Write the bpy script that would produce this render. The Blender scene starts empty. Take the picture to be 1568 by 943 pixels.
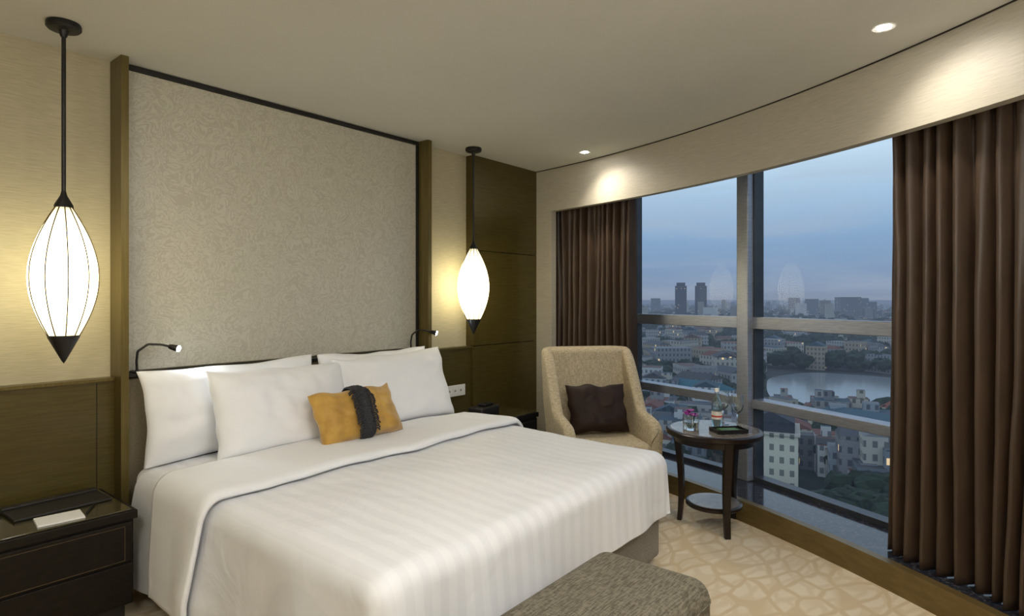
import bpy, bmesh, math, random
import numpy as np
from mathutils import Vector, Matrix, noise
random.seed(7); np.random.seed(7)
D=bpy.data; SC=bpy.context.scene; COL=SC.collection
H=2.64; CX,CY,R=-2.40,0.732,7.0
def arc(phi,r=R):
    a=math.radians(phi); return (CX+r*math.cos(a), CY+r*math.sin(a))

# ---------------------------------------------------------------- materials
class NT:
    def __init__(s,name):
        s.m=D.materials.new(name); s.m.use_nodes=True; s.t=s.m.node_tree; s.n=s.t.nodes; s.l=s.t.links
        s.b=s.n['Principled BSDF']; s.out=s.n['Material Output']
    def link(s,a,b): s.l.new(a,b)
    def math(s,op,a,b=None,c=None,clamp=False):
        nd=s.n.new('ShaderNodeMath'); nd.operation=op; nd.use_clamp=clamp
        for i,v in enumerate((a,b,c)):
            if v is None: continue
            if isinstance(v,(int,float)): nd.inputs[i].default_value=v
            else: s.l.new(v,nd.inputs[i])
        return nd.outputs[0]
    def coords(s,scale=(1,1,1),kind='Object'):
        tc=s.n.new('ShaderNodeTexCoord'); mp=s.n.new('ShaderNodeMapping'); mp.inputs['Scale'].default_value=scale
        s.l.new(tc.outputs[kind],mp.inputs['Vector']); return mp.outputs[0]
    def ramp(s,fac,stops):
        r=s.n.new('ShaderNodeValToRGB'); e=r.color_ramp.elements
        while len(e)<len(stops): e.new(0.5)
        for i,(p,c) in enumerate(stops):
            e[i].position=p; e[i].color=(c[0],c[1],c[2],1) if not isinstance(c,(int,float)) else (c,c,c,1)
        s.l.new(fac,r.inputs[0]); return r.outputs[0]
    def noise(s,vec,scale=5,detail=3,rough=.5,dist=0):
        n=s.n.new('ShaderNodeTexNoise'); n.inputs['Scale'].default_value=scale; n.inputs['Detail'].default_value=detail
        n.inputs['Roughness'].default_value=rough; n.inputs['Distortion'].default_value=dist
        s.l.new(vec,n.inputs['Vector']); return n.outputs['Fac']
    def bump(s,h,strength=.2,dist=.01):
        b=s.n.new('ShaderNodeBump'); b.inputs['Strength'].default_value=strength; b.inputs['Distance'].default_value=dist
        s.l.new(h,b.inputs['Height']); s.l.new(b.outputs[0],s.b.inputs['Normal'])
def S(x): return tuple(x)+(1,) if len(x)==3 else x
def fab(name,c1,c2,scale=(1,1,1),ns=5,rough=.8,metal=0,bump=0,bd=.002,sheen=0,detail=3,dist=0,coat=0,lo=.35,hi=.65,spec=.5):
    t=NT(name); v=t.coords(scale); n=t.noise(v,ns,detail,.55,dist)
    t.link(t.ramp(n,[(lo,c1),(hi,c2)]),t.b.inputs['Base Color'])
    t.b.inputs['Roughness'].default_value=rough; t.b.inputs['Metallic'].default_value=metal
    t.b.inputs['Sheen Weight'].default_value=sheen; t.b.inputs['Coat Weight'].default_value=coat
    t.b.inputs['Specular IOR Level'].default_value=spec
    if bump: t.bump(n,bump,bd)
    return t.m
def emis(name,c,s):
    t=NT(name); t.b.inputs['Base Color'].default_value=S(c); t.b.inputs['Emission Color'].default_value=S(c); t.b.inputs['Emission Strength'].default_value=s; return t.m

M={}
M['ceiling']=fab('ceiling_paint',(.585,.58,.535),(.605,.60,.555),ns=2,rough=.9)
M['paper']=fab('grasscloth_wallpaper',(.39,.35,.24),(.49,.445,.31),scale=(2,2,60),ns=6,rough=.7,bump=.15)
M['bulk']=fab('bulkhead_wallcovering',(.39,.36,.295),(.48,.445,.365),scale=(2,2,70),ns=6,rough=.5,bump=.1)
M['wood']=fab('bronze_olive_veneer',(.064,.046,.008),(.088,.066,.014),scale=(1,1,18),ns=7,rough=.36,metal=.2,bump=.03,coat=.1)
M['bronze']=fab('bronze_trim',(.12,.09,.026),(.16,.12,.038),scale=(20,20,1),ns=4,rough=.33,metal=.5)
M['black']=fab('black_metal',(.010,.009,.009),(.016,.015,.014),ns=20,rough=.4,metal=.2)
M['darkwood']=fab('dark_stained_wood',(.010,.006,.004),(.018,.011,.007),scale=(3,3,14),ns=5,rough=.3,coat=.1,spec=.35)
M['nside']=fab('nightstand_wood',(.007,.005,.0035),(.012,.009,.006),scale=(3,3,14),ns=5,rough=.45,spec=.2)
M['ntop']=fab('nightstand_glass_top',(.045,.038,.014),(.055,.046,.018),ns=3,rough=.12,coat=.6)
M['inlay']=fab('brass_inlay',(.12,.09,.05),(.15,.11,.06),ns=8,rough=.5,metal=.6)
M['headb']=fab('headboard_fabric',(.20,.165,.105),(.26,.215,.14),ns=220,rough=.85,bump=.2)
def linen():
    t=NT('white_linen'); v=t.coords(); n=t.noise(v,2.6,2,.45,1.0)
    t.b.inputs['Base Color'].default_value=(.82,.83,.855,1); t.b.inputs['Roughness'].default_value=.75; t.b.inputs['Sheen Weight'].default_value=.1
    t.bump(n,.35,.04); return t.m
M['linen']=linen()
M['base']=fab('bed_base_fabric',(.19,.17,.14),(.27,.24,.20),ns=160,rough=.9,bump=.3)
M['gold']=fab('gold_velvet',(.36,.19,.022),(.55,.32,.055),ns=9,detail=6,rough=.6,sheen=.4,bump=.2,bd=.004)
M['fringe']=fab('dark_fringe',(.012,.012,.014),(.05,.05,.055),ns=120,rough=.9,bump=.8,bd=.01)
M['brownc']=fab('brown_satin',(.016,.007,.004),(.026,.013,.008),ns=8,rough=.6,spec=.25)
M['brass']=fab('threshold_bronze',(.15,.105,.035),(.19,.135,.05),scale=(2,2,8),ns=5,rough=.38,metal=.4)
M['alu']=fab('brushed_aluminium',(.30,.32,.37),(.38,.40,.45),scale=(3,3,40),ns=4,rough=.38,metal=.6)
M['darkalu']=fab('dark_gasket',(.03,.035,.045),(.05,.055,.065),ns=9,rough=.4)
M['white']=fab('white_plastic',(.74,.73,.70),(.78,.77,.74),ns=4,rough=.35)
M['paperw']=fab('notepad_paper',(.82,.81,.78),(.86,.85,.82),ns=4,rough=.8)
M['leather']=fab('black_leather',(.010,.009,.008),(.018,.016,.014),ns=90,rough=.45,bump=.2)
def damask():
    t=NT('damask_wallcovering'); v=t.coords()
    wn=t.n.new('ShaderNodeTexNoise'); wn.inputs['Scale'].default_value=7; wn.inputs['Detail'].default_value=1; t.link(v,wn.inputs['Vector'])
    mx=t.n.new('ShaderNodeVectorMath'); mx.operation='MULTIPLY_ADD'; mx.inputs[1].default_value=(.2,.2,.2)
    t.link(wn.outputs['Color'],mx.inputs[0]); t.link(v,mx.inputs[2])
    n=t.noise(mx.outputs[0],17,3,.5,1.7)
    k=t.math('PINGPONG',t.math('MULTIPLY',n,5.0),.5)
    mask=t.ramp(k,[(.22,0.0),(.30,1.0)])
    fine=t.noise(t.coords((1,1,90)),9,2)
    a=t.math('MULTIPLY_ADD',fine,.35,t.math('MULTIPLY',mask,.65))
    t.link(t.ramp(a,[(.15,(.55,.53,.445)),(.85,(.465,.44,.36))]),t.b.inputs['Base Color'])
    t.link(t.math('MULTIPLY_ADD',mask,.20,.36),t.b.inputs['Roughness']); t.b.inputs['Metallic'].default_value=.12
    t.bump(a,.08,.003); return t.m
M['damask']=damask()
def duvet_mat():
    t=NT('striped_sateen'); v=t.coords(); sp=t.n.new('ShaderNodeSeparateXYZ'); t.link(v,sp.inputs[0])
    w=t.math('SINE',t.math('MULTIPLY',sp.outputs[0],2*math.pi/.075))
    m=t.ramp(t.math('MULTIPLY_ADD',w,.5,.5),[(.45,0.0),(.55,1.0)])
    t.link(t.ramp(m,[(0,(.82,.83,.855)),(1,(.78,.79,.82))]),t.b.inputs['Base Color'])
    t.link(t.math('MULTIPLY_ADD',m,-.2,.68),t.b.inputs['Roughness'])
    t.bump(t.noise(v,3.5,3,.5,1.2),.35,.03); return t.m
M['duvet']=duvet_mat()
def carpet():
    t=NT('patterned_carpet'); v=t.coords((1,1,1))
    wn=t.n.new('ShaderNodeTexNoise'); wn.inputs['Scale'].default_value=3; wn.inputs['Detail'].default_value=2; t.link(v,wn.inputs['Vector'])
    mx=t.n.new('ShaderNodeVectorMath'); mx.operation='MULTIPLY_ADD'; mx.inputs[1].default_value=(.16,.16,0); t.link(wn.outputs['Color'],mx.inputs[0]); t.link(v,mx.inputs[2])
    masks=[]
    for sc,off,wd in ((7.5,0,.05),(7.5,.57,.05)):
        mp=t.n.new('ShaderNodeMapping'); mp.inputs['Location'].default_value=(off,off*1.3,0); mp.inputs['Rotation'].default_value=(0,0,.6); mp.inputs['Scale'].default_value=(.7,1.25,1)
        t.link(mx.outputs[0],mp.inputs['Vector'])
        vo=t.n.new('ShaderNodeTexVoronoi'); vo.feature='DISTANCE_TO_EDGE'; vo.inputs['Scale'].default_value=sc; vo.inputs['Randomness'].default_value=.55
        t.link(mp.outputs[0],vo.inputs['Vector'])
        masks.append(t.ramp(vo.outputs['Distance'],[(wd,1.0),(wd+.10,0.0)]))
    m=t.math('MAXIMUM',masks[0],t.math('MULTIPLY',masks[1],.5))
    f=t.noise(v,260,2)
    m2=t.math('MULTIPLY_ADD',f,.35,t.math('MULTIPLY',m,.75))
    t.link(t.ramp(m2,[(.1,(.68,.595,.45)),(.85,(.56,.445,.285))]),t.b.inputs['Base Color'])
    t.b.inputs['Roughness'].default_value=.95; t.bump(m2,.3,.003); return t.m
M['carpet']=carpet()
def chairfab(name,c1,c2,sc=170,an=.25):
    t=NT(name); a=t.noise(t.coords((1,1,an)),sc,2); b=t.noise(t.coords((an,an,1)),sc,2)
    m=t.math('MULTIPLY_ADD',a,.5,t.math('MULTIPLY',b,.5))
    t.link(t.ramp(m,[(.38,c1),(.62,c2)]),t.b.inputs['Base Color']); t.b.inputs['Roughness'].default_value=.9; t.bump(m,.35,.003); return t.m
M['chair']=chairfab('armchair_tweed',(.37,.305,.195),(.58,.49,.34))
def benchfab():
    t=NT('bench_tweed'); a=t.noise(t.coords((.12,1,.3)),190,2); b=t.noise(t.coords((1,.3,1)),150,2)
    m=t.math('MULTIPLY_ADD',a,.65,t.math('MULTIPLY',b,.35))
    t.link(t.ramp(m,[(.40,(.085,.073,.050)),(.60,(.20,.178,.13))]),t.b.inputs['Base Color']); t.b.inputs['Roughness'].default_value=.9; t.bump(m,.3,.003); return t.m
M['bench']=benchfab()
def curtain_mat(name,c1,c2):
    t=NT(name); n=t.noise(t.coords((1,1,.3)),14,2); t.link(t.ramp(n,[(.3,c1),(.7,c2)]),t.b.inputs['Base Color'])
    t.b.inputs['Roughness'].default_value=.40; t.b.inputs['Specular IOR Level'].default_value=.4
    t.bump(t.noise(t.coords((8,8,90)),9,2),.1,.002); return t.m
M['curtain']=curtain_mat('brown_satin_curtain',(.046,.028,.018),(.066,.041,.026))
def granite():
    t=NT('dark_granite'); v=t.coords(); n=t.noise(v,60,6,.7); t.link(t.ramp(n,[(.4,(.012,.014,.022)),(.55,(.035,.038,.05)),(.68,(.15,.14,.14))]),t.b.inputs['Base Color'])
    t.b.inputs['Roughness'].default_value=.12; return t.m
M['granite']=granite()
def marble():
    t=NT('tabletop_stone'); v=t.coords(); n=t.noise(v,7,6,.6,1.5); t.link(t.ramp(n,[(.3,(.13,.115,.10)),(.7,(.27,.24,.215))]),t.b.inputs['Base Color'])
    t.b.inputs['Roughness'].default_value=.1; return t.m
M['ttop']=marble()
def glass_pane():
    t=NT('window_glass'); t.n.remove(t.b); tr=t.n.new('ShaderNodeBsdfTransparent'); tr.inputs[0].default_value=(.96,.98,.99,1)
    g=t.n.new('ShaderNodeBsdfGlossy'); g.inputs['Roughness'].default_value=.01; mx=t.n.new('ShaderNodeMixShader')
    fr=t.n.new('ShaderNodeFresnel'); fr.inputs['IOR'].default_value=1.28
    t.link(t.math('MULTIPLY',fr.outputs[0],.5),mx.inputs[0]); t.link(tr.outputs[0],mx.inputs[1]); t.link(g.outputs[0],mx.inputs[2]); t.link(mx.outputs[0],t.out.inputs[0]); return t.m
M['pane']=glass_pane()
def clear(name,c,rough=0,ior=1.45):
    t=NT(name); t.b.inputs['Base Color'].default_value=S(c); t.b.inputs['Transmission Weight'].default_value=1; t.b.inputs['Roughness'].default_value=rough; t.b.inputs['IOR'].default_value=ior; t.b.inputs['Coat Weight'].default_value=.6; t.b.inputs['Coat Roughness'].default_value=.02; return t.m
M['glass']=clear('clear_glass',(.93,.96,.97),0,1.55); M['bottle']=clear('bottle_glass',(.80,.93,.95),0,1.5)
M['petal']=fab('orchid_petal',(.30,.04,.30),(.50,.12,.48),ns=20,rough=.6)
M['leaf']=fab('leaf_green',(.03,.10,.02),(.06,.18,.04),ns=20,rough=.5)
M['label']=fab('bottle_label',(.65,.65,.62),(.75,.72,.66),ns=30,rough=.5)
M['red']=fab('red_print',(.5,.03,.02),(.6,.05,.03),ns=30,rough=.5)
def lantern():
    t=NT('lantern_silk'); t.b.inputs['Base Color'].default_value=(.9,.87,.78,1)
    v=t.coords(); sp=t.n.new('ShaderNodeSeparateXYZ'); t.link(v,sp.inputs[0])
    q=t.math('ABSOLUTE',t.math('DIVIDE',t.math('SUBTRACT',sp.outputs[2],1.545),.29))
    t.link(t.ramp(t.math('POWER',q,2.0),[(0,(1,.88,.54)),(.55,(1,.86,.50)),(1,(1,.82,.42))]),t.b.inputs['Emission Color'])
    t.link(t.math('MULTIPLY_ADD',t.math('POWER',q,1.8),-7.6,8.6),t.b.inputs['Emission Strength']); return t.m
M['lantern']=lantern()
M['rib']=fab('lantern_rib',(.07,.05,.025),(.09,.065,.035),ns=8,rough=.7,spec=.1)
M['led']=emis('led_lens',(.85,.93,1),120)
M['dl']=emis('downlight_lens',(1,.96,.88),120)
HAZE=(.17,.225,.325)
def hazed(t,color_socket):  # aerial haze painted into the material as emission that grows with distance
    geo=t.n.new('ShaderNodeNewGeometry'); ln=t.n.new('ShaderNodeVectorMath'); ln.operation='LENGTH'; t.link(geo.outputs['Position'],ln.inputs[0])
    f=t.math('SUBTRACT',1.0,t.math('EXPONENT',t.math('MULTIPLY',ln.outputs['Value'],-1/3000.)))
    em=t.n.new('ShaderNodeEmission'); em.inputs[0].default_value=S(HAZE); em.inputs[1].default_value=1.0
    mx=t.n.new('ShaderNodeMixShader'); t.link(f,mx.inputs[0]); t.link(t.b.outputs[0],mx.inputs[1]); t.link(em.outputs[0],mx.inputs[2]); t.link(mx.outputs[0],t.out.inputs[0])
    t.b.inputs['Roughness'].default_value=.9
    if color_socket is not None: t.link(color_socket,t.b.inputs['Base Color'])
def bld_mat():
    t=NT('city_facade'); ca=t.n.new('ShaderNodeVertexColor'); ca.layer_name='Col'
    geo=t.n.new('ShaderNodeNewGeometry'); cr=t.n.new('ShaderNodeVectorMath'); cr.operation='CROSS_PRODUCT'; cr.inputs[1].default_value=(0,0,1); t.link(geo.outputs['Normal'],cr.inputs[0])
    dt=t.n.new('ShaderNodeVectorMath'); dt.operation='DOT_PRODUCT'; t.link(cr.outputs[0],dt.inputs[0]); t.link(geo.outputs['Position'],dt.inputs[1])
    sp=t.n.new('ShaderNodeSeparateXYZ'); t.link(geo.outputs['Position'],sp.inputs[0]); sn=t.n.new('ShaderNodeSeparateXYZ'); t.link(geo.outputs['Normal'],sn.inputs[0])
    uu=t.math('DIVIDE',dt.outputs['Value'],2.4); vv=t.math('DIVIDE',sp.outputs[2],3.2)
    fu=t.math('FRACT',uu); fv=t.math('FRACT',vv)
    a=t.math('MULTIPLY',t.math('GREATER_THAN',fu,.3),t.math('LESS_THAN',fu,.75)); b=t.math('MULTIPLY',t.math('GREATER_THAN',fv,.3),t.math('LESS_THAN',fv,.8))
    vert=t.math('LESS_THAN',t.math('ABSOLUTE',sn.outputs[2]),.4); w=t.math('MULTIPLY',t.math('MULTIPLY',a,b),vert)
    cb=t.n.new('ShaderNodeCombineXYZ'); t.link(t.math('FLOOR',uu),cb.inputs[0]); t.link(t.math('FLOOR',vv),cb.inputs[1]); wn=t.n.new('ShaderNodeTexWhiteNoise'); t.link(cb.outputs[0],wn.inputs['Vector'])
    lit=t.math('MULTIPLY',t.math('GREATER_THAN',wn.outputs['Value'],.975),w)
    mx=t.n.new('ShaderNodeMix'); mx.data_type='RGBA'; t.link(t.math('MULTIPLY',w,.7),mx.inputs['Factor']); t.link(ca.outputs[0],mx.inputs['A']); mx.inputs['B'].default_value=(.03,.04,.055,1)
    t.b.inputs['Emission Color'].default_value=(1,.72,.38,1); t.link(t.math('MULTIPLY',lit,.8),t.b.inputs['Emission Strength'])
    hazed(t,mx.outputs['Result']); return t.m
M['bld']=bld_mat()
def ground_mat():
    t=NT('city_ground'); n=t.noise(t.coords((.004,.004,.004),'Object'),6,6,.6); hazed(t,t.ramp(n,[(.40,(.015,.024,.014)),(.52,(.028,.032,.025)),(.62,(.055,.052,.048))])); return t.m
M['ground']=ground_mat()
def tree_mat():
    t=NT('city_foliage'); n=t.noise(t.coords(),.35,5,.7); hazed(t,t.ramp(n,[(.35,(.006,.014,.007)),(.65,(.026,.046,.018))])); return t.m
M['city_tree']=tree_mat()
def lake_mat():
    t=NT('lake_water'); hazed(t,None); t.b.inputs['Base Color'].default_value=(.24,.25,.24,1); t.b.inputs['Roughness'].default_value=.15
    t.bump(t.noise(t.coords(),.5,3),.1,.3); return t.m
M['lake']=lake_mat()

# ---------------------------------------------------------------- helpers
def empty(name,loc=(0,0,0),rz=0):
    e=D.objects.new(name,None); e.empty_display_size=.1; e.location=loc; e.rotation_euler=(0,0,rz); COL.objects.link(e); return e
def obj(name,me,mat,parent=None,loc=(0,0,0),rot=(0,0,0),smooth=False):
    o=D.objects.new(name,me); COL.objects.link(o); o.location=loc; o.rotation_euler=rot
    if mat is not None: me.materials.append(M[mat] if isinstance(mat,str) else mat)
    if parent: o.parent=parent
    if smooth: me.polygons.foreach_set('use_smooth',[True]*len(me.polygons))
    return o
def mesh(name,v,f,mat,parent=None,loc=(0,0,0),rot=(0,0,0),smooth=False):
    me=D.meshes.new(name); me.from_pydata([tuple(p) for p in v],[],f); me.update(); return obj(name,me,mat,parent,loc,rot,smooth)
def box(name,x0,x1,y0,y1,z0,z1,mat,parent=None,bevel=0,seg=3,loc=None,rot=(0,0,0),taper=1):
    c=Vector(((x0+x1)/2,(y0+y1)/2,(z0+z1)/2)); hx,hy,hz=(x1-x0)/2,(y1-y0)/2,(z1-z0)/2
    v=[(sx*hx*(taper if sz<0 else 1),sy*hy*(taper if sz<0 else 1),sz*hz) for sz in(-1,1) for sy in(-1,1) for sx in(-1,1)]
    f=[(0,2,3,1),(4,5,7,6),(0,1,5,4),(2,6,7,3),(0,4,6,2),(1,3,7,5)]
    o=mesh(name,v,f,mat,parent,c if loc is None else loc,rot)
    if bevel:
        b=o.modifiers.new('b','BEVEL'); b.width=bevel; b.segments=seg; b.limit_method='ANGLE'
        o.data.polygons.foreach_set('use_smooth',[True]*len(o.data.polygons)); w=o.modifiers.new('w','WEIGHTED_NORMAL'); w.keep_sharp=False
    return o
def recalc(o,dbl=0):
    bm=bmesh.new(); bm.from_mesh(o.data)
    if dbl: bmesh.ops.remove_doubles(bm,verts=bm.verts,dist=dbl)
    bmesh.ops.recalc_face_normals(bm,faces=bm.faces); bm.to_mesh(o.data); bm.free()
def lathe(name,prof,mat,parent=None,loc=(0,0,0),seg=40,smooth=True,rot=(0,0,0)):
    v=[];f=[]
    for r,z in prof:
        for i in range(seg):
            a=2*math.pi*i/seg; v.append((r*math.cos(a),r*math.sin(a),z))
    for k in range(len(prof)-1):
        for i in range(seg):
            j=(i+1)%seg; f.append((k*seg+i,k*seg+j,(k+1)*seg+j,(k+1)*seg+i))
    o=mesh(name,v,f,mat,parent,loc,rot,smooth); recalc(o,1e-5)
    o.data.polygons.foreach_set('use_smooth',[True]*len(o.data.polygons))
    try: o.data.set_sharp_from_angle(angle=math.radians(40))
    except Exception: pass
    return o
def tube(name,pts,r,mat,parent=None,cyclic=False,smooth=True,loc=(0,0,0)):
    cu=D.curves.new(name,'CURVE'); cu.dimensions='3D'; cu.bevel_depth=r; cu.bevel_resolution=3; cu.use_fill_caps=True
    if smooth:
        s=cu.splines.new('NURBS'); s.order_u=3
    else: s=cu.splines.new('POLY')
    s.points.add(len(pts)-1)
    for p,q in zip(s.points,pts): p.co=(q[0],q[1],q[2],1)
    s.use_endpoint_u=True; s.use_cyclic_u=cyclic
    if cyclic: s.use_endpoint_u=False
    s.resolution_u=6
    o=D.objects.new(name,cu); COL.objects.link(o); cu.materials.append(M[mat]); o.location=loc
    if parent: o.parent=parent
    return o
def grid(name,nu,nv,fn,mat,parent=None,loc=(0,0,0),rot=(0,0,0),closed_u=False):
    v=[fn(i/(nu-1 if not closed_u else nu),j/(nv-1)) for j in range(nv) for i in range(nu)]
    f=[]
    for j in range(nv-1):
        for i in range(nu if closed_u else nu-1):
            k=(i+1)%nu; f.append((j*nu+i,j*nu+k,(j+1)*nu+k,(j+1)*nu+i))
    return mesh(name,v,f,mat,parent,loc,rot,True)
def prism(name,poly,z0,z1,mat):
    n=len(poly); v=[(x,y,z0) for x,y in poly]+[(x,y,z1) for x,y in poly]
    f=[tuple(reversed(range(n))),tuple(range(n,2*n))]+[(i,(i+1)%n,n+(i+1)%n,n+i) for i in range(n)]
    return mesh(name,v,f,mat)
def arcband(name,r0,r1,z0,z1,p0,p1,mat,n=40,parent=None):
    a=[arc(p0+(p1-p0)*i/n,r0) for i in range(n+1)]; b=[arc(p0+(p1-p0)*i/n,r1) for i in range(n+1)]
    v=[(x,y,z) for z in(z0,z1) for pts in (a,b) for x,y in pts]; m=n+1; f=[]
    for i in range(n):
        f+= [(i,i+1,2*m+i+1,2*m+i),(m+i+1,m+i,3*m+i,3*m+i+1),(i+1,i,m+i,m+i+1),(2*m+i,2*m+i+1,3*m+i+1,3*m+i)]
    f+=[(0,2*m,3*m,m),(n,m+n,3*m+n,2*m+n)]
    return mesh(name,v,f,mat,parent)
def segbox(name,p,q,w,z0,z1,mat,parent=None,off=0,bevel=0):
    p=Vector(p);q=Vector(q);d=(q-p);L=d.length; a=math.atan2(d.y,d.x); c=(p+q)/2
    return box(name,-L/2,L/2,-w/2,w/2,-(z1-z0)/2,(z1-z0)/2,mat,parent,bevel,2,loc=(c.x,c.y,(z0+z1)/2),rot=(0,0,a))

# ---------------------------------------------------------------- room shell
PE=-49.6; YB=-4.6; XL=-2.0
poly=[(XL,0)]+[arc(-6+(PE+6)*i/44,7.04) for i in range(45)]+[(XL,YB)]
prism('floor',poly[::-1],-.12,0,'carpet')
polyc=[(XL-.1,.12)]+[(4.95,.12)]+[arc(-6+(PE+6)*i/44,7.7) for i in range(45)]+[(XL-.1,YB-.1)]
prism('ceiling',polyc[::-1],H,H+.12,'ceiling')
box('wall_head',XL,4.95,0,.15,-.12,H+.001,'paper')
box('wall_left',XL-.15,XL,YB,.15,-.12,H+.001,'paper')
box('wall_back',XL,3.2,YB-.15,YB,-.12,H+.001,'paper')
arcband('wall_window_pier',7.0,7.06,-.1,2.25,-5.7,-8.3,'bulk',6)
arcband('wall_window_return',7.0,7.66,-.1,H,-5.0,-6.9,'bulk',4)
arcband('wall_window_bulkhead',7.0,7.06,2.25,H,-5.7,PE,'bulk',60)
arcband('trim_ceiling_shadow_line',6.994,7.0,2.633,2.639,-6,PE,'darkwood',60)  # dark strip standing in for the shadow gap under the ceiling
arcband('trim_window_head',7.44,7.66,2.56,H,-6,PE,'alu',60)
arcband('trim_window_curb',7.0,7.05,0,.135,-8.3,PE,'brass',60)
arcband('window_sill',7.05,7.52,-.02,.125,-6.9,PE,'granite',60)
box('trim_wainscot_1',XL,1.08,-.06,0,0,1.035,'wood')
box('trim_wainscot_ledge_1',XL,1.08,-.072,0,1.035,1.05,'bronze')
box('trim_wainscot_2',3.145,3.68,-.06,0,0,1.035,'wood')
box('trim_wainscot_ledge_2',3.145,3.68,-.072,0,1.035,1.05,'bronze')
for i,(a,b) in enumerate(((0,1.046),(1.052,1.846),(1.852,H))):
    box('trim_wood_panel_%d'%(i+1),3.68,4.575,-.085,0,a,b,'wood',bevel=.002)
box('trim_post_1',1.078,1.112,-.15,0,0,H-.002,'bronze')
box('trim_post_2',3.112,3.148,-.15,0,0,H-.002,'bronze')
box('trim_groove_1',1.0,1.004,-.0615,-.05,0,1.03,'darkwood')
hb=empty('headboard',(2.112,0,0))
box('damask_panel',-.98,.98,-.032,0,1.075,H-.03,'damask',hb)
box('frame_top',-1.0,1.0,-.045,0,H-.028,H-.003,'black',hb)
box('frame_right',.982,1.0,-.045,0,1.05,H-.03,'black',hb)
box('frame_left',-1.0,-.985,-.045,0,1.05,H-.03,'black',hb)
box('ledge',-.995,.995,-.105,0,1.045,1.065,'black',hb,.004)
box('upholstery',-.995,.995,-.085,0,.2,1.043,'headb',hb,.02,4)

# ---------------------------------------------------------------- windows
phis=[-3.3,-12.6,-21.9,-31.2,-40.5,-49.8]
for i in range(5):
    w=empty('window_%d'%(i+1)); p,q=arc(phis[i],7.5),arc(phis[i+1],7.5)
    if i==0: p=arc(-6.9,7.515)
    mesh('pane',[(p[0],p[1],.13),(q[0],q[1],.13),(q[0],q[1],2.57),(p[0],p[1],2.57)],[(0,1,2,3)],'pane',w)
    segbox('transom_mid',p,q,.10,1.225,1.31,'alu',w,bevel=.004)
    segbox('transom_low',p,q,.12,.65,.715,'alu',w,bevel=.004)
    segbox('frame_bottom',p,q,.09,.125,.155,'darkalu',w)
    m=arc(phis[i+1],7.47); a=math.radians(phis[i+1])
    box('mullion',-.09,.07,-.05,.05,-1.22,1.22,'alu',w,.006,2,loc=(m[0],m[1],1.345),rot=(0,0,a))
    m=arc(phis[i+1]+.02,7.5)
    box('gasket_a',-.05,.05,-.062,.062,-1.22,1.22,'darkalu',w,loc=(m[0],m[1],1.345),rot=(0,0,a))

# ---------------------------------------------------------------- curtains
def curtain(name,p0,p1,pleats,seed,Rr=7.17,amp=.048):
    n=pleats*14
    def fn(u,v):
        z=.130+(2.52-.130)*(1-v)
        ph=2*math.pi*pleats*u+2.8*noise.noise(Vector((u*pleats*.33,v*.6,seed)))+.9*noise.noise(Vector((u*pleats*.8,v*1.8,seed+3)))
        am=amp*(.66+.35*v+.8*noise.noise(Vector((u*pleats*.5,v*1.1,seed+5))))
        s=math.sin(ph); s=math.copysign(abs(s)**.7,s)
        r=Rr+am*s+.03*v*noise.noise(Vector((u*5,v*2,seed+9)))+.007*noise.noise(Vector((u*pleats*1.6,v*7,seed+2)))
        x,y=arc(p0+(p1-p0)*(u+.0012*math.sin(2*ph)),r); return (x,y,z)
    e=empty(name); o=grid('drape',n,60,fn,'curtain',e)
    so=o.modifiers.new('s','SOLIDIFY'); so.thickness=.004
    arcband('track',Rr-.03,Rr+.03,2.53,2.56,p0,p1,'white',10,e)
    return e
curtain('curtain',-7.2,-14.9,12,1.3)
curtain('curtain',-31.7,-44,19,4.7,amp=.058)

# ---------------------------------------------------------------- bed
bed=empty('bed',(2.112,0,0))
hw,Y0,L=1.0,-.66,1.43
def drape(a,b,top,off=0,hang=.33,r=.075,wave=1.0):
    hwr=hw-r; Lr=L-r
    kk=max(0,min(1,(-a-.2)/.8)); hang=hang+.20*kk
    ea=max(0,abs(a)-hwr); eb=max(0,b-Lr); e=math.hypot(ea,eb); emax=r*math.pi/2+hang-r
    sa=1 if a>=0 else -1
    bx=sa*min(abs(a),hwr); by=min(b,Lr)
    if e<1e-6: o_,dz,dx,dy=0,0,0,0
    else:
        dx,dy=sa*ea/e,eb/e
        e=min(e,emax)
        if e<r*math.pi/2: o_=r*math.sin(e/r); dz=r*(1-math.cos(e/r))
        else: o_=r; dz=r+e-r*math.pi/2
        k=max(0,(dz-r*.6)/.33)
        per=by*1.0+bx*1.0+math.atan2(dy,abs(dx)+1e-6)*.45
        wv=math.sin(per*8+2.5*noise.noise(Vector((per*1.7,1,0))))
        am=.012+.012*kk
        o_+=min(k,1)*(.012+.03*kk+wave*am*wv+wave*.005*math.sin(per*21+1))
    nx=noise.noise(Vector((a*1.6,b*1.6,2)))*.016+noise.noise(Vector((a*4.5,b*3.5,7)))*.008
    nx+=.007*abs(noise.noise(Vector((a*3+b*2,b*5-a*2,4))))
    crown=.018*(1-min(1,abs(a)/hw)**3)*min(1,max(0,(L-b))/.5)
    z=top+off-dz+(nx+crown)*(1-min(1,dz/.2))
    return (bx+dx*(o_+off*(1 if dz>.0 else 0)),Y0-(by+dy*(o_+off)),z)
A1,A2=hw+.48,hw+.28
grid('duvet',190,140,lambda u,v:drape(-A1+(A1+A2)*u,-.42+(L+.88)*v,.606),'duvet',bed)
def cuff(u,v):
    b=-.10+.47*v; x,y,z=drape(-A1+(A1+A2)*u,b,.610,off=.024,hang=.34)
    t=max(0,(v-.93)/.07)
    return (x,y+.012*noise.noise(Vector((x*3,0,1))),z-.018*t*t)
c=grid('duvet_fold',190,36,cuff,'linen',bed); s=c.modifiers.new('s','SOLIDIFY'); s.thickness=.018; s.offset=-1
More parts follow.
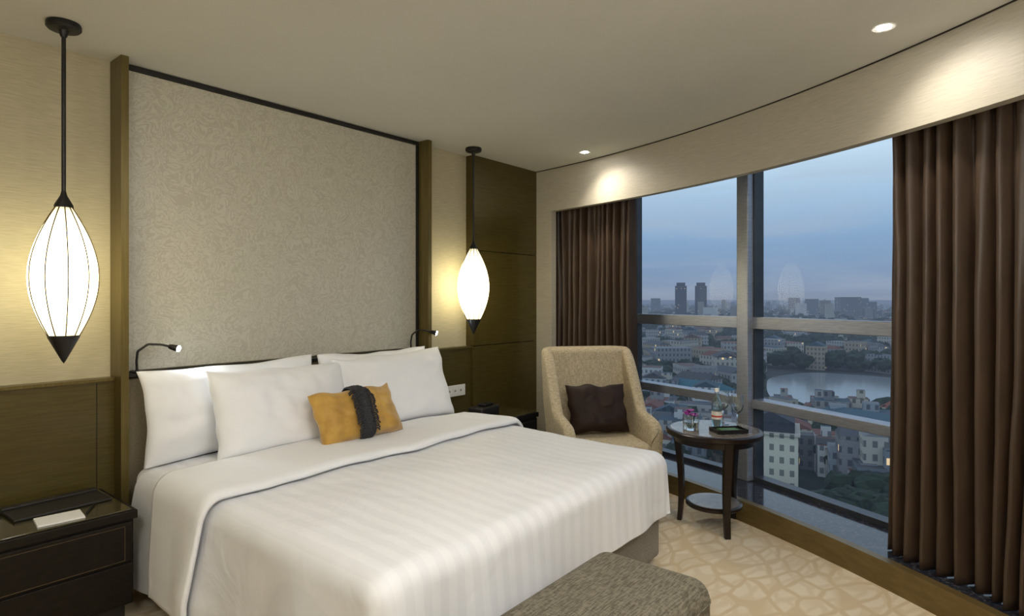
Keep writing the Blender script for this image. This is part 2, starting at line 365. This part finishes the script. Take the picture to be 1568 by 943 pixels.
box('mattress',-.97,.97,-2.03,-.11,.30,.595,'linen',bed,.06,6)
box('divan_base',-.97,.97,-2.04,-.11,.03,.31,'base',bed,.03,4)
for i,(x,y) in enumerate(((-.85,-.3),(.85,-.3),(-.85,-1.9),(.85,-1.9))): box('foot_%d'%i,x-.03,x+.03,y-.03,y+.03,0,.035,'darkwood',bed)

# ---------------------------------------------------------------- pillows
def pillow(name,w,h,T,loc,rot,mat,seed=0,pinch=.06,wr=1.0,n=56,parent=None,ex=.55):
    vs=[];fs=[]
    def P(u,v,side):
        x=w/2*u*(1-pinch*(1-v*v)); z=h/2*v*(1-pinch*1.1*(1-u*u))
        q=max(0,(1-u**4)*(1-v**4)); t=T/2*(q**ex)*(1-.14*v)
        cr=noise.noise(Vector((u*1.8+seed,v*1.8,side*3)))*.07+noise.noise(Vector((u*5+seed,v*3.4,side)))*.045*wr
        cr-=.06*wr*max(0,.35-abs(noise.noise(Vector((u*2.2+v*1.5+seed,v*1.6-u*1.2,side)))))
        t*=1+cr*2.4
        x+=.012*noise.noise(Vector((v*2.5,seed,1))); z+=.022*noise.noise(Vector((u*2,seed,2)))*(1 if v>0 else .3)
        return (x,side*t,z)
    for side in(-1,1):
        for j in range(n+1):
            for i in range(n+1):
                uu=-math.cos(math.pi*i/n); vv=-math.cos(math.pi*j/n)
                vs.append(P(.5*uu+.5*(2*i/n-1),.5*vv+.5*(2*j/n-1),side))
    m=n+1
    for s in(0,1):
        for j in range(n):
            for i in range(n):
                a=s*m*m+j*m+i; q=(a,a+1,a+m+1,a+m); fs.append(q if s==0 else q[::-1])
    o=mesh(name,vs,fs,mat,parent,loc,rot,True); recalc(o,1e-4)
    return o
r_=math.radians
pillow('pillow',.97,.48,.18,(1.62,-.225,.855),(r_(-6),r_(-1.0),0),'linen',1)
pillow('pillow',.90,.48,.18,(2.58,-.225,.858),(r_(-6),0,0),'linen',2)
pillow('pillow',.82,.48,.21,(1.79,-.43,.842),(r_(-18),r_(1),r_(1)),'linen',3)
pillow('pillow',.88,.49,.21,(2.59,-.42,.855),(r_(-18),r_(-1.5),r_(-1)),'linen',4)
lc=empty('lumbar_cushion',(2.085,-.675,.795)); lc.rotation_euler=(r_(-28),r_(-2),0)
pillow('cover',.54,.30,.15,(0,0,0),(0,0,0),'gold',6,pinch=.05,parent=lc)
def cy(x,z,ex=.55):
    u=x/.27; v=max(-1,min(1,z/.145)); q=max(0,(1-u**4)*(1-v**4)); return .075*(q**ex)*(1-.14*v)*1.12
def band(u,v):
    x=(v-.5)*.095; a=2*math.pi*u; zz=.148*math.sin(a); sg=1 if math.cos(a)>=0 else -1
    e=.010*math.sin(math.pi*v)**.5+.005+.004*noise.noise(Vector((v*40,u*60,0)))
    yy=sg*(cy(x,zz)+e*abs(math.cos(a))**.3)
    zz*=1+e/.14
    return (x+.012*math.sin(zz*16),-yy,zz)
grid('fringe_band',110,24,band,'fringe',lc,closed_u=True)
random.seed(3)
for k in range(44):
    z=-.125+.25*k/43; sd=1 if k%2 else -1; x0=sd*.040+.012*math.sin(z*16); dx=sd*random.uniform(.02,.034)
    tube('tassel_%02d'%k,[(x0-dx*.5,-cy(x0,z)-.018,z),(x0+dx*.5,-cy(x0+dx*.5,z)-.014,z-.004),(x0+dx,-cy(x0+dx,z)-.004,z-.014)],.0042,'fringe',lc)

# ---------------------------------------------------------------- nightstands
def nightstand(x0,x1):
    e=empty('nightstand',((x0+x1)/2,-.30,0)); w=(x1-x0)/2
    box('cabinet',-w+.012,w-.012,-.22,.235,.10,.49,'nside',e,.006)
    box('plinth',-w+.04,w-.04,-.20,.22,0,.10,'black',e)
    box('top_frame',-w,w,-.235,.235,.475,.512,'nside',e,.004)
    box('glass_top',-w+.02,w-.02,-.22,.22,.512,.518,'ntop',e,.002)
    for i,(z0,z1) in enumerate(((.115,.285),(.295,.465))):
        box('drawer_%d'%i,-w+.02,w-.02,-.232,-.215,z0,z1,'nside',e,.003)
    for z in(.448,.30): box('inlay_h_%d'%int(z*1000),-w+.05,w-.05,-.2332,-.231,z,z+.002,'inlay',e)
    for sx in(-1,1): box('inlay_v',sx*(w-.05)-.001,sx*(w-.05)+.001,-.2332,-.231,.30,.45,'inlay',e)
    return e
nightstand(.24,1.02); nightstand(3.20,3.985)
f=empty('leather_folder',(.80,-.24,.519),r_(3)); box('cover',-.18,.18,-.10,.10,0,.012,'leather',f,.004); box('spine',-.18,.18,.07,.11,.010,.022,'leather',f,.004)
n_=empty('notepad',(.76,-.43,.5185),r_(-6)); box('sheets',-.08,.08,-.06,.06,0,.007,'paperw',n_,.001)
box('back_card',-.081,.081,-.061,.061,-.0,.0015,'white',n_)
pn=empty('pen',(.88,-.40,.5235),r_(60)); tube('barrel',[(-.06,0,0),(.055,0,0)],.004,'black',pn,smooth=False); lathe('tip',[(.004,0),(.001,.012),(0,.012)],'inlay',pn,(.055,0,0),12,rot=(0,r_(90),0))
ck=empty('alarm_clock',(3.54,-.33,.519),r_(8))
box('body',-.13,.13,-.07,.07,.0,.085,'leather',ck,.02,5)
box('cradle',-.06,.06,-.05,.02,.085,.107,'black',ck,.008,3); box('display',-.09,.09,-.072,-.068,.018,.045,'black',ck)
tube('knob_ring',[(.09+.02*math.cos(a),.0+.02*math.sin(a),.089) for a in [i*math.pi/6 for i in range(12)]],.004,'darkalu',ck,cyclic=True)
po=empty('power_outlet',(3.45,-.061,.70)); box('plate',-.15,.15,-.009,0,-.045,.045,'white',po,.004)
for k in range(4):
    box('socket_%d'%k,-.125+.065*k,-.080+.065*k,-.011,-.008,-.025,.025,'white',po,.002)
    box('slot_%d'%k,-.108+.065*k,-.104+.065*k,-.0122,-.010,-.008,.008,'black',po); box('slotb_%d'%k,-.098+.065*k,-.094+.065*k,-.0122,-.010,-.008,.008,'black',po)

# ---------------------------------------------------------------- pendants
def pendant(x,y):
    e=empty('pendant_lantern',(x,y,0))
    lathe('canopy',[(0,H),(.062,H),(.065,H-.008),(.065,H-.022),(.058,H-.03),(.02,H-.033),(.012,H-.06),(0,H-.06)],'black',e)
    lathe('rod',[(.0085,H-.05),(.0085,1.885)],'black',e,seg=14)
    lathe('top_cap',[(.0085,1.91),(.013,1.89),(.034,1.85),(.036,1.838),(0,1.838)],'black',e)
    prof=[]
    for i in range(33):
        t=i/32; z=1.845-.565*t
        th=math.pi*(.06+(1-.06-.135)*t); prof.append((.127*math.sin(th)**.95,z))
    lathe('shade',prof,'lantern',e,seg=48)
    rb=prof[-1][0]
    lathe('bottom_cap',[(0,1.283),(rb+.003,1.283),(rb+.004,1.276),(.008,1.172),(0,1.160)],'black',e)
    for k in range(10):
        a=2*math.pi*(k+.3)/10; tube('rib_%d'%k,[((r+.0018)*math.cos(a),(r+.0018)*math.sin(a),z) for r,z in prof],.0024,'rib',e,smooth=False)
pendant(.80,-.33); pendant(3.52,-.235)

# ---------------------------------------------------------------- reading lamps
def spot(name,loc,tgt,power,size,col,blend=.6,rad=.02,parent=None):
    l=D.lights.new(name,'SPOT'); l.energy=power; l.spot_size=r_(size); l.spot_blend=blend; l.color=col; l.shadow_soft_size=rad
    o=D.objects.new(name,l); COL.objects.link(o); o.location=loc; o.rotation_euler=(Vector(tgt)-Vector(loc)).to_track_quat('-Z','Y').to_euler()
    if parent: o.parent=parent
    return o
def reader(x):
    e=empty('reading_lamp',(x,-.085,1.065))
    lathe('base',[(0,0),(.02,0),(.02,.008),(.008,.014),(.007,.02),(0,.02)],'black',e)
    tube('gooseneck',[(0,0,.01),(-.002,0,.06),(.0,-.01,.11),(.04,-.03,.145),(.09,-.055,.142),(.13,-.075,.130)],.006,'black',e)
    d=Vector((.42,-.50,-.16)).normalized(); p=Vector((.125,-.073,.131)); rot=tuple(d.to_track_quat('Z','Y').to_euler())
    lathe('head',[(0,-.0),(.011,0),(.014,.01),(.018,.045),(.016,.047)],'black',e,tuple(p),20,rot=rot)
    lathe('lens',[(0,.0472),(.0155,.0472),(.0155,.052),(0,.056)],'led',e,tuple(p),16,rot=rot)
    q=p+d*.06; spot('bulb',q,q+d,3,130,(.85,.93,1),.8,.012,e)
    return e
reader(1.17); reader(3.0)

# ---------------------------------------------------------------- armchair
ac=empty('armchair',(3.80,-1.20,0),r_(-40))
pts=[]
W,DF,DB,rc=.335,-.37,.26,.13
for i in range(16): pts.append((-W,DF+(DB-rc-DF)*i/16,(-1,0)))
for i in range(13):
    a=math.pi-math.pi/2*i/12; pts.append((-W+rc+rc*math.cos(a),DB-rc+rc*math.sin(a),(math.cos(a),math.sin(a))))
for i in range(1,14): x=-W+rc+(2*(W-rc))*i/14; pts.append((x,DB,(0,1)))
for i in range(13):
    a=math.pi/2-math.pi/2*i/12; pts.append((W-rc+rc*math.cos(a),DB-rc+rc*math.sin(a),(math.cos(a),math.sin(a))))
for i in range(1,17): pts.append((W,DB-rc+(DF-DB+rc)*i/16,(1,0)))
def sm(t): t=max(0,min(1,t)); return t*t*(3-2*t)
vs=[]
for (x,y,nn) in pts:
    t=(y-DF)/(DB-DF)
    top=.605+.03*sm(t/.4)+.435*sm((t-.40)/.42)
    if t<.10: top-=.05*(1-t/.10)**2
    th=.08; lean=lambda z:.13*sm((z-.35)/.8)*sm((t-.3)/.7)
    flare=lambda z:.02*sm((z-.3)/.4)
    prof=[(0,.14),(.0,.30),(.0,.45),(0,.45+(top-.5)*.4),(0,top-.10),(0,top-.045)]
    for i in range(1,8):
        a=math.pi*i/8; prof.append((-(th/2)*(1-math.cos(a)),top-.04+.04*math.sin(a)))
    prof+=[(-th,top-.045),(-th,top-.10),(-th,.45+(top-.5)*.4),(-th,.45),(-th,.30),(-th,.14)]
    K=len(prof)
    for d,z in prof:
        o_=d+flare(z); vs.append((x+nn[0]*o_,y+nn[1]*o_+lean(z),z))
fs=[]; N=len(pts)
for i in range(N-1):
    for k in range(K):
        k2=(k+1)%K; fs.append((i*K+k,i*K+k2,(i+1)*K+k2,(i+1)*K+k))
fs.append(tuple(range(K))[::-1]); fs.append(tuple((N-1)*K+k for k in range(K)))
sh=mesh('shell',vs,fs,'chair',ac,smooth=True); recalc(sh)
try: sh.data.set_sharp_from_angle(angle=r_(50))
except Exception: pass
bv=sh.modifiers.new('b','BEVEL'); bv.width=.012; bv.segments=3; bv.limit_method='ANGLE'; bv.angle_limit=r_(60)
box('seat_base',-.27,.27,-.37,.24,.16,.33,'chair',ac,.02)
box('seat_cushion',-.262,.262,-.40,.20,.325,.465,'chair',ac,.045,6)
box('back_pad',-.30,.30,-.05,.05,-.315,.315,'chair',ac,.045,6,loc=(0,.208,.755),rot=(r_(-10),0,0))
for i,(x,y) in enumerate(((-.29,-.33),(.29,-.33),(-.26,.26),(.26,.26))):
    box('leg_%d'%(i+1),x-.025,x+.025,y-.025,y+.025,0,.165,'darkwood',ac,.004,2,taper=.6)
th=r_(-40); p=Matrix.Rotation(th,3,'Z')@Vector((0.0,-.01,0))
dc=empty('brown_cushion',(3.80+p.x,-1.20+p.y,.645)); dc.rotation_euler=(r_(-22),0,th)
pillow('cover',.45,.36,.15,(0,0,0),(0,0,0),'brownc',9,pinch=.06,parent=dc)

# ---------------------------------------------------------------- side table
tx,ty=3.785,-2.07
tb=empty('side_table',(tx,ty,0))
lathe('top',[(0,.582),(.285,.582),(.295,.588),(.295,.61),(.288,.616),(.268,.617)],'darkwood',tb,seg=64)
lathe('stone_inset',[(.268,.6168),(.266,.619),(0,.619)],'ttop',tb,seg=64)
lathe('apron',[(.235,.54),(.245,.54),(.245,.584),(.235,.584),(.235,.54)],'darkwood',tb,seg=64)
lathe('shelf',[(0,.13),(.165,.13),(.172,.136),(.172,.15),(.166,.155),(0,.155)],'darkwood',tb,seg=56)
lathe('shelf_glass',[(0,.1552),(.155,.1552),(.155,.159),(0,.159)],'ttop',tb,seg=56)
for k,a in enumerate((100,222,345)):
    a=r_(a); v=[];ff=[]
    for j in range(9):
        t=j/8; z=.585*(1-t); rr=.235-.05*math.sin(min(1,t*1.1)*math.pi*.5)+.03*t*t; s=.027-.009*t
        for sx,sy in((-1,-1),(1,-1),(1,1),(-1,1)):
            v.append(((rr+sx*s*.8)*math.cos(a)-sy*s*math.sin(a),(rr+sx*s*.8)*math.sin(a)+sy*s*math.cos(a),z))
    for j in range(8):
        for i in range(4): ff.append((j*4+i,j*4+(i+1)%4,(j+1)*4+(i+1)%4,(j+1)*4+i))
    ff.append((3,2,1,0)); ff.append((32,33,34,35)); l=mesh('leg_%d'%(k+1),v,ff,'darkwood',tb); recalc(l)
    b=l.modifiers.new('b','BEVEL'); b.width=.004; b.segments=2
TZ=.6195
ex=Vector((.632,-.775)); ey=Vector((.775,.632))   # table-top layout axes
def tpos(a,b): v=ex*a+ey*b; return (tx+v.x,ty+v.y,TZ)
x,y,z=tpos(.055,-.11); tr=empty('serving_tray',(x,y,z),r_(-42))
box('base',-.10,.10,-.06,.06,0,.010,'black',tr,.003)
for i,(a,b_,c_,d_) in enumerate(((-.10,.10,-.06,-.054),(-.10,.10,.054,.06),(-.10,-.094,-.06,.06),(.094,.10,-.06,.06))): box('rim_%d'%i,a,b_,c_,d_,.008,.024,'black',tr,.002)
box('menu_card',-.06,.06,-.035,.035,.012,.018,'leaf',tr)
def bottle(a,b):
    x,y,z=tpos(a,b); bo=empty('water_bottle',(x,y,z))
    lathe('glass',[(0,.001),(.030,.001),(.033,.006),(.033,.13),(.030,.155),(.018,.185),(.0125,.205),(.0125,.235),(.0105,.235),(.0105,.205),(.016,.185),(.028,.155),(.031,.13),(.031,.008),(0,.005)],'bottle',bo,seg=32)
    lathe('cap',[(0,.25),(.013,.25),(.014,.247),(.014,.226),(.0128,.226)],'white',bo,seg=24)
    lathe('label',[(.0334,.055),(.0334,.105)],'label',bo,seg=32); lathe('label_stripe',[(.0337,.068),(.0337,.078)],'red',bo,seg=32)
bottle(.03,.03)
def wineglass(a,b):
    x,y,z=tpos(a,b); g=empty('wine_glass',(x,y,z))
    lathe('glass',[(0,.0),(.036,.0),(.036,.003),(.010,.006),(.0045,.014),(.0045,.085),(.012,.095),(.030,.115),(.040,.145),(.039,.175),(.034,.215),(.0318,.215),(.0368,.175),(.0378,.145),(.028,.118),(.010,.099),(0,.096)],'glass',g,seg=36)
wineglass(.15,.0); wineglass(.105,.13)
x,y,z=tpos(-.155,-.035); fv=empty('flower_vase',(x,y,z))
lathe('bowl',[(0,0),(.045,0),(.048,.004),(.050,.05),(.050,.10),(.0475,.10),(.0475,.05),(.045,.010),(0,.008)],'glass',fv,seg=36)
lathe('water',[(0,.0095),(.0440,.0105),(.0468,.05),(0,.05)],'glass',fv,seg=30)
random.seed(5)
for k in range(7):
    ca=Vector((random.uniform(-.028,.028),random.uniform(-.028,.028),random.uniform(.08,.11)))
    tube('stem_%d'%k,[(ca.x*.3,ca.y*.3,.015),(ca.x*.8,ca.y*.8,.05),tuple(ca)],.002,'leaf',fv)
    for q in range(5):
        a=2*math.pi*q/5+k; tl=random.uniform(.3,.9)
        def pf(u,v,a=a,tl=tl,ca=ca):
            l=.028*v; w=.013*math.sin(math.pi*min(1,v*.9+.08))*(u-.5)*2
            return (ca.x+math.cos(a)*l*math.cos(tl)-math.sin(a)*w, ca.y+math.sin(a)*l*math.cos(tl)+math.cos(a)*w, ca.z+l*math.sin(tl)-.006*v*v+ .003*(abs(u-.5)*2)**2)
        grid('petal_%d_%d'%(k,q),5,7,pf,'petal',fv)

# ---------------------------------------------------------------- bench
be=empty('ottoman_bench',(1.585,-2.475,0))
box('seat',-.53,.53,-.235,.235,.11,.455,'bench',be,.07,8)
bp=[]
for sx,sy,a0 in ((1,1,0),(-1,1,90),(-1,-1,180),(1,-1,270)):
    for k in range(7):
        a=r_(a0+k*15); bp.append((sx*(.53-.073)+.074*math.cos(a),sy*(.235-.073)+.074*math.sin(a),.385))
tube('piping',bp,.003,'bench',be,cyclic=True,smooth=False)
for i,(x,y) in enumerate(((-.45,-.17),(.45,-.17),(-.45,.17),(.45,.17))): box('leg_%d'%(i+1),x-.025,x+.025,y-.025,y+.025,0,.13,'darkwood',be,.003,2,taper=.7)

# ---------------------------------------------------------------- ceiling downlights and added unseen fill lamps
def downlight_or_fill(x,y,power,size=95,rad=.05,col=(1,.92,.80),aim=(0,0)):
    e=empty('downlight_or_fill',(x,y,H))
    lathe('trim_ring',[(.030,-.001),(.045,-.004),(.048,-.001),(.048,0)],'white',e,seg=32)
    lathe('lens',[(0,-.004),(.030,-.0015)],'dl',e,seg=24)
    spot('bulb',(0,0,-.02),(aim[0],aim[1],-1),power,size,col,1.0,rad,e)
downlight_or_fill(3.10,-3.09,30,140,.06,(1,.92,.80),(.0,-.30)); downlight_or_fill(4.19,-.85,42,135,.06,(1,.91,.76),(.0,-.25))
for x,y,pw,aim in ((1.2,-2.95,66,(.1,.5)),(2.2,-4.1,56,(-.1,.9)),(-.7,-1.2,20,(.3,.2)),(-.5,-3.3,76,(1.0,.9)),(.6,-4.2,80,(.6,1.0))):  # unseen spots added out of view to light the bed and headboard wall
    downlight_or_fill(x,y,pw,125,.08,(1,.965,.925),aim)
def fill_lamp(x,y,power):  # unseen lamp added behind the camera to brighten the room and bed
    e=empty('added_fill_lamp',(x,y,0))
    lathe('base',[(0,0),(.15,0),(.15,.015),(.02,.03),(0,.03)],'black',e); lathe('pole',[(.012,.02),(.012,1.5)],'black',e,seg=16)
    lathe('shade',[(.20,1.40),(.15,1.70)],'linen',e)
    l=D.lights.new('bulb','POINT'); l.energy=power; l.color=(1,.94,.84); l.shadow_soft_size=.12; o=D.objects.new('bulb',l); COL.objects.link(o); o.location=(0,0,1.74); o.parent=e
fill_lamp(-1.2,-3.9,50); fill_lamp(1.3,-4.25,38)

# ---------------------------------------------------------------- city
GZ=-48
def city():
    V=[];F=[];C=[]
    cols=[(.42,.40,.37),(.50,.46,.38),(.30,.29,.29),(.42,.34,.24),(.66,.64,.60),(.24,.23,.23),(.55,.50,.40),(.36,.39,.41)]
    roofs=[(.18,.075,.05),(.08,.075,.075),(.14,.135,.13),(.05,.08,.10),(.14,.085,.065),(.21,.205,.20),(.10,.10,.105)]
    def bx(x,y,w,d,h,rot,c,rc,gable,z=GZ):
        b=len(V); ca,sa=math.cos(rot),math.sin(rot)
        for zz in(z,z+h):
            for sx,sy in((-1,-1),(1,-1),(1,1),(-1,1)):
                lx,ly=sx*w/2,sy*d/2; V.append((x+lx*ca-ly*sa,y+lx*sa+ly*ca,zz))
        for i in range(4): F.append((b+i,b+(i+1)%4,b+4+(i+1)%4,b+4+i)); C.append(c)
        if gable:
            for sx in(-1,1): lx=sx*w/2*.85; V.append((x+lx*ca,y+lx*sa,z+h+d*.22))
            F.extend([(b+4,b+5,b+9,b+8),(b+6,b+7,b+8,b+9)]); C.extend([rc,rc]); F.extend([(b+5,b+6,b+9),(b+7,b+4,b+8)]); C.extend([rc,rc])
        else: F.append((b+4,b+5,b+6,b+7)); C.append(rc)
    T=[]
    random.seed(11)
    for i in range(19000):
        r=95*math.exp(random.random()*math.log(4200/95)); ad=random.uniform(-38,58); a=r_(ad); x,y=r*math.cos(a),r*math.sin(a)
        mk=noise.noise(Vector((x*.0045,y*.0045,3)))+.35*noise.noise(Vector((x*.017,y*.017,8)))
        if 262<r<465 and 1.5<ad<16.5: continue
        park=mk>.28
        if 225<r<420: park=mk>-.10
        if 420<=r<1100: park=mk>-.34
        if math.hypot(x-170,y-45)<20 or math.hypot(x-150,y-40)<15: continue
        if park or random.random()<.45:
            if park and r>260 and random.random()<.06:
                w=random.uniform(10,24); bx(x,y,w,random.uniform(9,15),random.uniform(9,20),random.uniform(0,3),random.choice(cols[:5]),random.choice(roofs),random.random()<.4)
            else: T.append((x,y,random.uniform(2.6,5.5)*(1.15 if r<900 else 1.8)*(.7 if r<200 else 1)))
        elif random.random()<.66:
            w=random.uniform(4.5,12); d=random.uniform(5,12); h=random.choice((7,8,10,10,13,15))*random.uniform(.8,1.1)
            if r>900: w*=1.8; d*=1.8; h*=1.15
            if r>1200 and random.random()<.05: h=random.uniform(30,48); w=random.uniform(18,36)
            g=random.random()<.3; k=random.uniform(.5,1.2)
            bx(x,y,w,d,h,random.choice((.3,.3,.3+math.pi/2,random.random()*3)),tuple(q*k for q in random.choice(cols)),random.choice(roofs),g)
            if not g and random.random()<.6: bx(x+random.uniform(-1,1),y+random.uniform(-1,1),w*.4,d*.4,2.8,.3,random.choice(cols),random.choice(roofs),False,GZ+h)
    for dx,dy in((.954,.413),(.974,.387)):
        X,Y=1300*dx,1300*dy; bx(X,Y,24,24,78,.4,(.06,.065,.08),(.05,.05,.05),False); bx(X,Y,18,18,7,.4,(.05,.05,.06),(.05,.05,.05),False,GZ+78)
    for t,dd,w,h in((.50,1500,26,50),(.565,1300,34,54),(.585,1350,20,52),(.545,1700,20,55),(.60,1250,16,44),(.24,1800,25,52),(.47,1900,30,54)):
        X,Y=dd*(.775+.632*t),dd*(.632-.775*t); bx(X,Y,w,w*.6,h,1.2,(.20,.20,.22),(.15,.15,.15),False)
    bx(170,45,15,13,14.5,.25,(.85,.79,.60),(.1,.1,.12),False); bx(170,45,16,14,.6,.25,(.7,.64,.5),(.5,.45,.35),False,GZ+14.5); bx(170,45,13.5,11.5,2.6,.25,(.06,.06,.075),(.05,.05,.06),True,GZ+15.1)
    bx(205,22,42,14,13,1.25,(.66,.60,.45),(.08,.13,.15),True); bx(250,15,30,12,11,1.2,(.70,.64,.52),(.25,.08,.05),True)
    bx(250,100,34,13,12,1.3,(.50,.49,.47),(.05,.14,.17),True)
    me=D.meshes.new('city_buildings'); me.from_pydata(V,[],F); ca=me.color_attributes.new('Col','FLOAT_COLOR','CORNER')
    arr=[]
    for c,f in zip(C,F): arr+= [c[0],c[1],c[2],1]*len(f)
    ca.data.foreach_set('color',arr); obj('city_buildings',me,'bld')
    bm=bmesh.new(); bmesh.ops.create_icosphere(bm,subdivisions=2,radius=1); tv=np.array([v.co[:] for v in bm.verts]); tf=np.array([[v.index for v in f.verts] for f in bm.faces]); bm.free()
    n=len(tv); P=np.zeros((len(T),n,3))
    for i,(x,y,s) in enumerate(T):
        jit=1+np.random.uniform(-.28,.28,(n,1)); P[i]=tv*jit*np.array([s,s,s*.85])+np.array([x,y,GZ+s*.9+2])
    Fc=(tf[None]+(np.arange(len(T))*n)[:,None,None]).reshape(-1,3)
    me=D.meshes.new('city_trees'); me.from_pydata(P.reshape(-1,3).tolist(),[],Fc.tolist()); obj('city_trees',me,'city_tree')
city()
gp=[(40000*math.cos(2*math.pi*i/64),40000*math.sin(2*math.pi*i/64),GZ) for i in range(64)]
mesh('city_ground',gp,[tuple(range(64))],'ground')
lk=[]
for i in range(60):
    q=2*math.pi*i/60; cq,sq=math.cos(q),math.sin(q)
    rr=372+78*math.copysign(abs(cq)**.7,cq)+5*math.sin(5*q); aa=r_(8.8+7.0*math.copysign(abs(sq)**.7,sq)); lk.append((rr*math.cos(aa),rr*math.sin(aa),GZ+.3))
mesh('lake',lk,[tuple(range(60))],'lake')

# ---------------------------------------------------------------- sky
w=D.worlds.new('dusk_sky'); SC.world=w; w.use_nodes=True; nt=w.node_tree; nn=nt.nodes; bg=nn['Background']
tc=nn.new('ShaderNodeTexCoord'); sp=nn.new('ShaderNodeSeparateXYZ'); nt.links.new(tc.outputs['Generated'],sp.inputs[0])
cr=nn.new('ShaderNodeValToRGB'); nt.links.new(sp.outputs[2],cr.inputs[0]); e=cr.color_ramp.elements
st=[(0,(.24,.29,.39)),(.03,(.22,.31,.46)),(.09,(.25,.39,.59)),(.15,(.38,.56,.76)),(.21,(.56,.74,.90)),(.8,(.40,.54,.80))]
while len(e)<len(st): e.new(.5)
for i,(p,c) in enumerate(st): e[i].position=p; e[i].color=S(c)
mp=nn.new('ShaderNodeMapping'); mp.inputs['Scale'].default_value=(1,1,8); nt.links.new(tc.outputs['Generated'],mp.inputs[0])
ns=nn.new('ShaderNodeTexNoise'); ns.inputs['Scale'].default_value=2.6; ns.inputs['Detail'].default_value=5; ns.inputs['Distortion'].default_value=.6; nt.links.new(mp.outputs[0],ns.inputs['Vector'])
c2=nn.new('ShaderNodeValToRGB'); c2.color_ramp.elements[0].position=.42; c2.color_ramp.elements[0].color=(0,0,0,1); c2.color_ramp.elements[1].position=.72; c2.color_ramp.elements[1].color=(.5,.5,.5,1); nt.links.new(ns.outputs['Fac'],c2.inputs[0])
mx=nn.new('ShaderNodeMix'); mx.data_type='RGBA'; nt.links.new(c2.outputs[0],mx.inputs['Factor']); nt.links.new(cr.outputs[0],mx.inputs['A']); mx.inputs['B'].default_value=(.42,.48,.58,1)
nt.links.new(mx.outputs['Result'],bg.inputs[0]); bg.inputs[1].default_value=1.0

# ---------------------------------------------------------------- camera
cd=D.cameras.new('camera'); cam=D.objects.new('camera',cd); COL.objects.link(cam); SC.camera=cam
cam.location=(0,-3.5,1.44); fw=Vector((.775,.632,0)); cam.rotation_euler=fw.to_track_quat('-Z','Y').to_euler()
cd.sensor_width=36; cd.lens=36*923/1568; cd.shift_y=-13.5/1568; cd.clip_end=60000; cd.clip_start=.05
SC.view_settings.view_transform='Standard'; SC.view_settings.look='None'; SC.view_settings.exposure=0
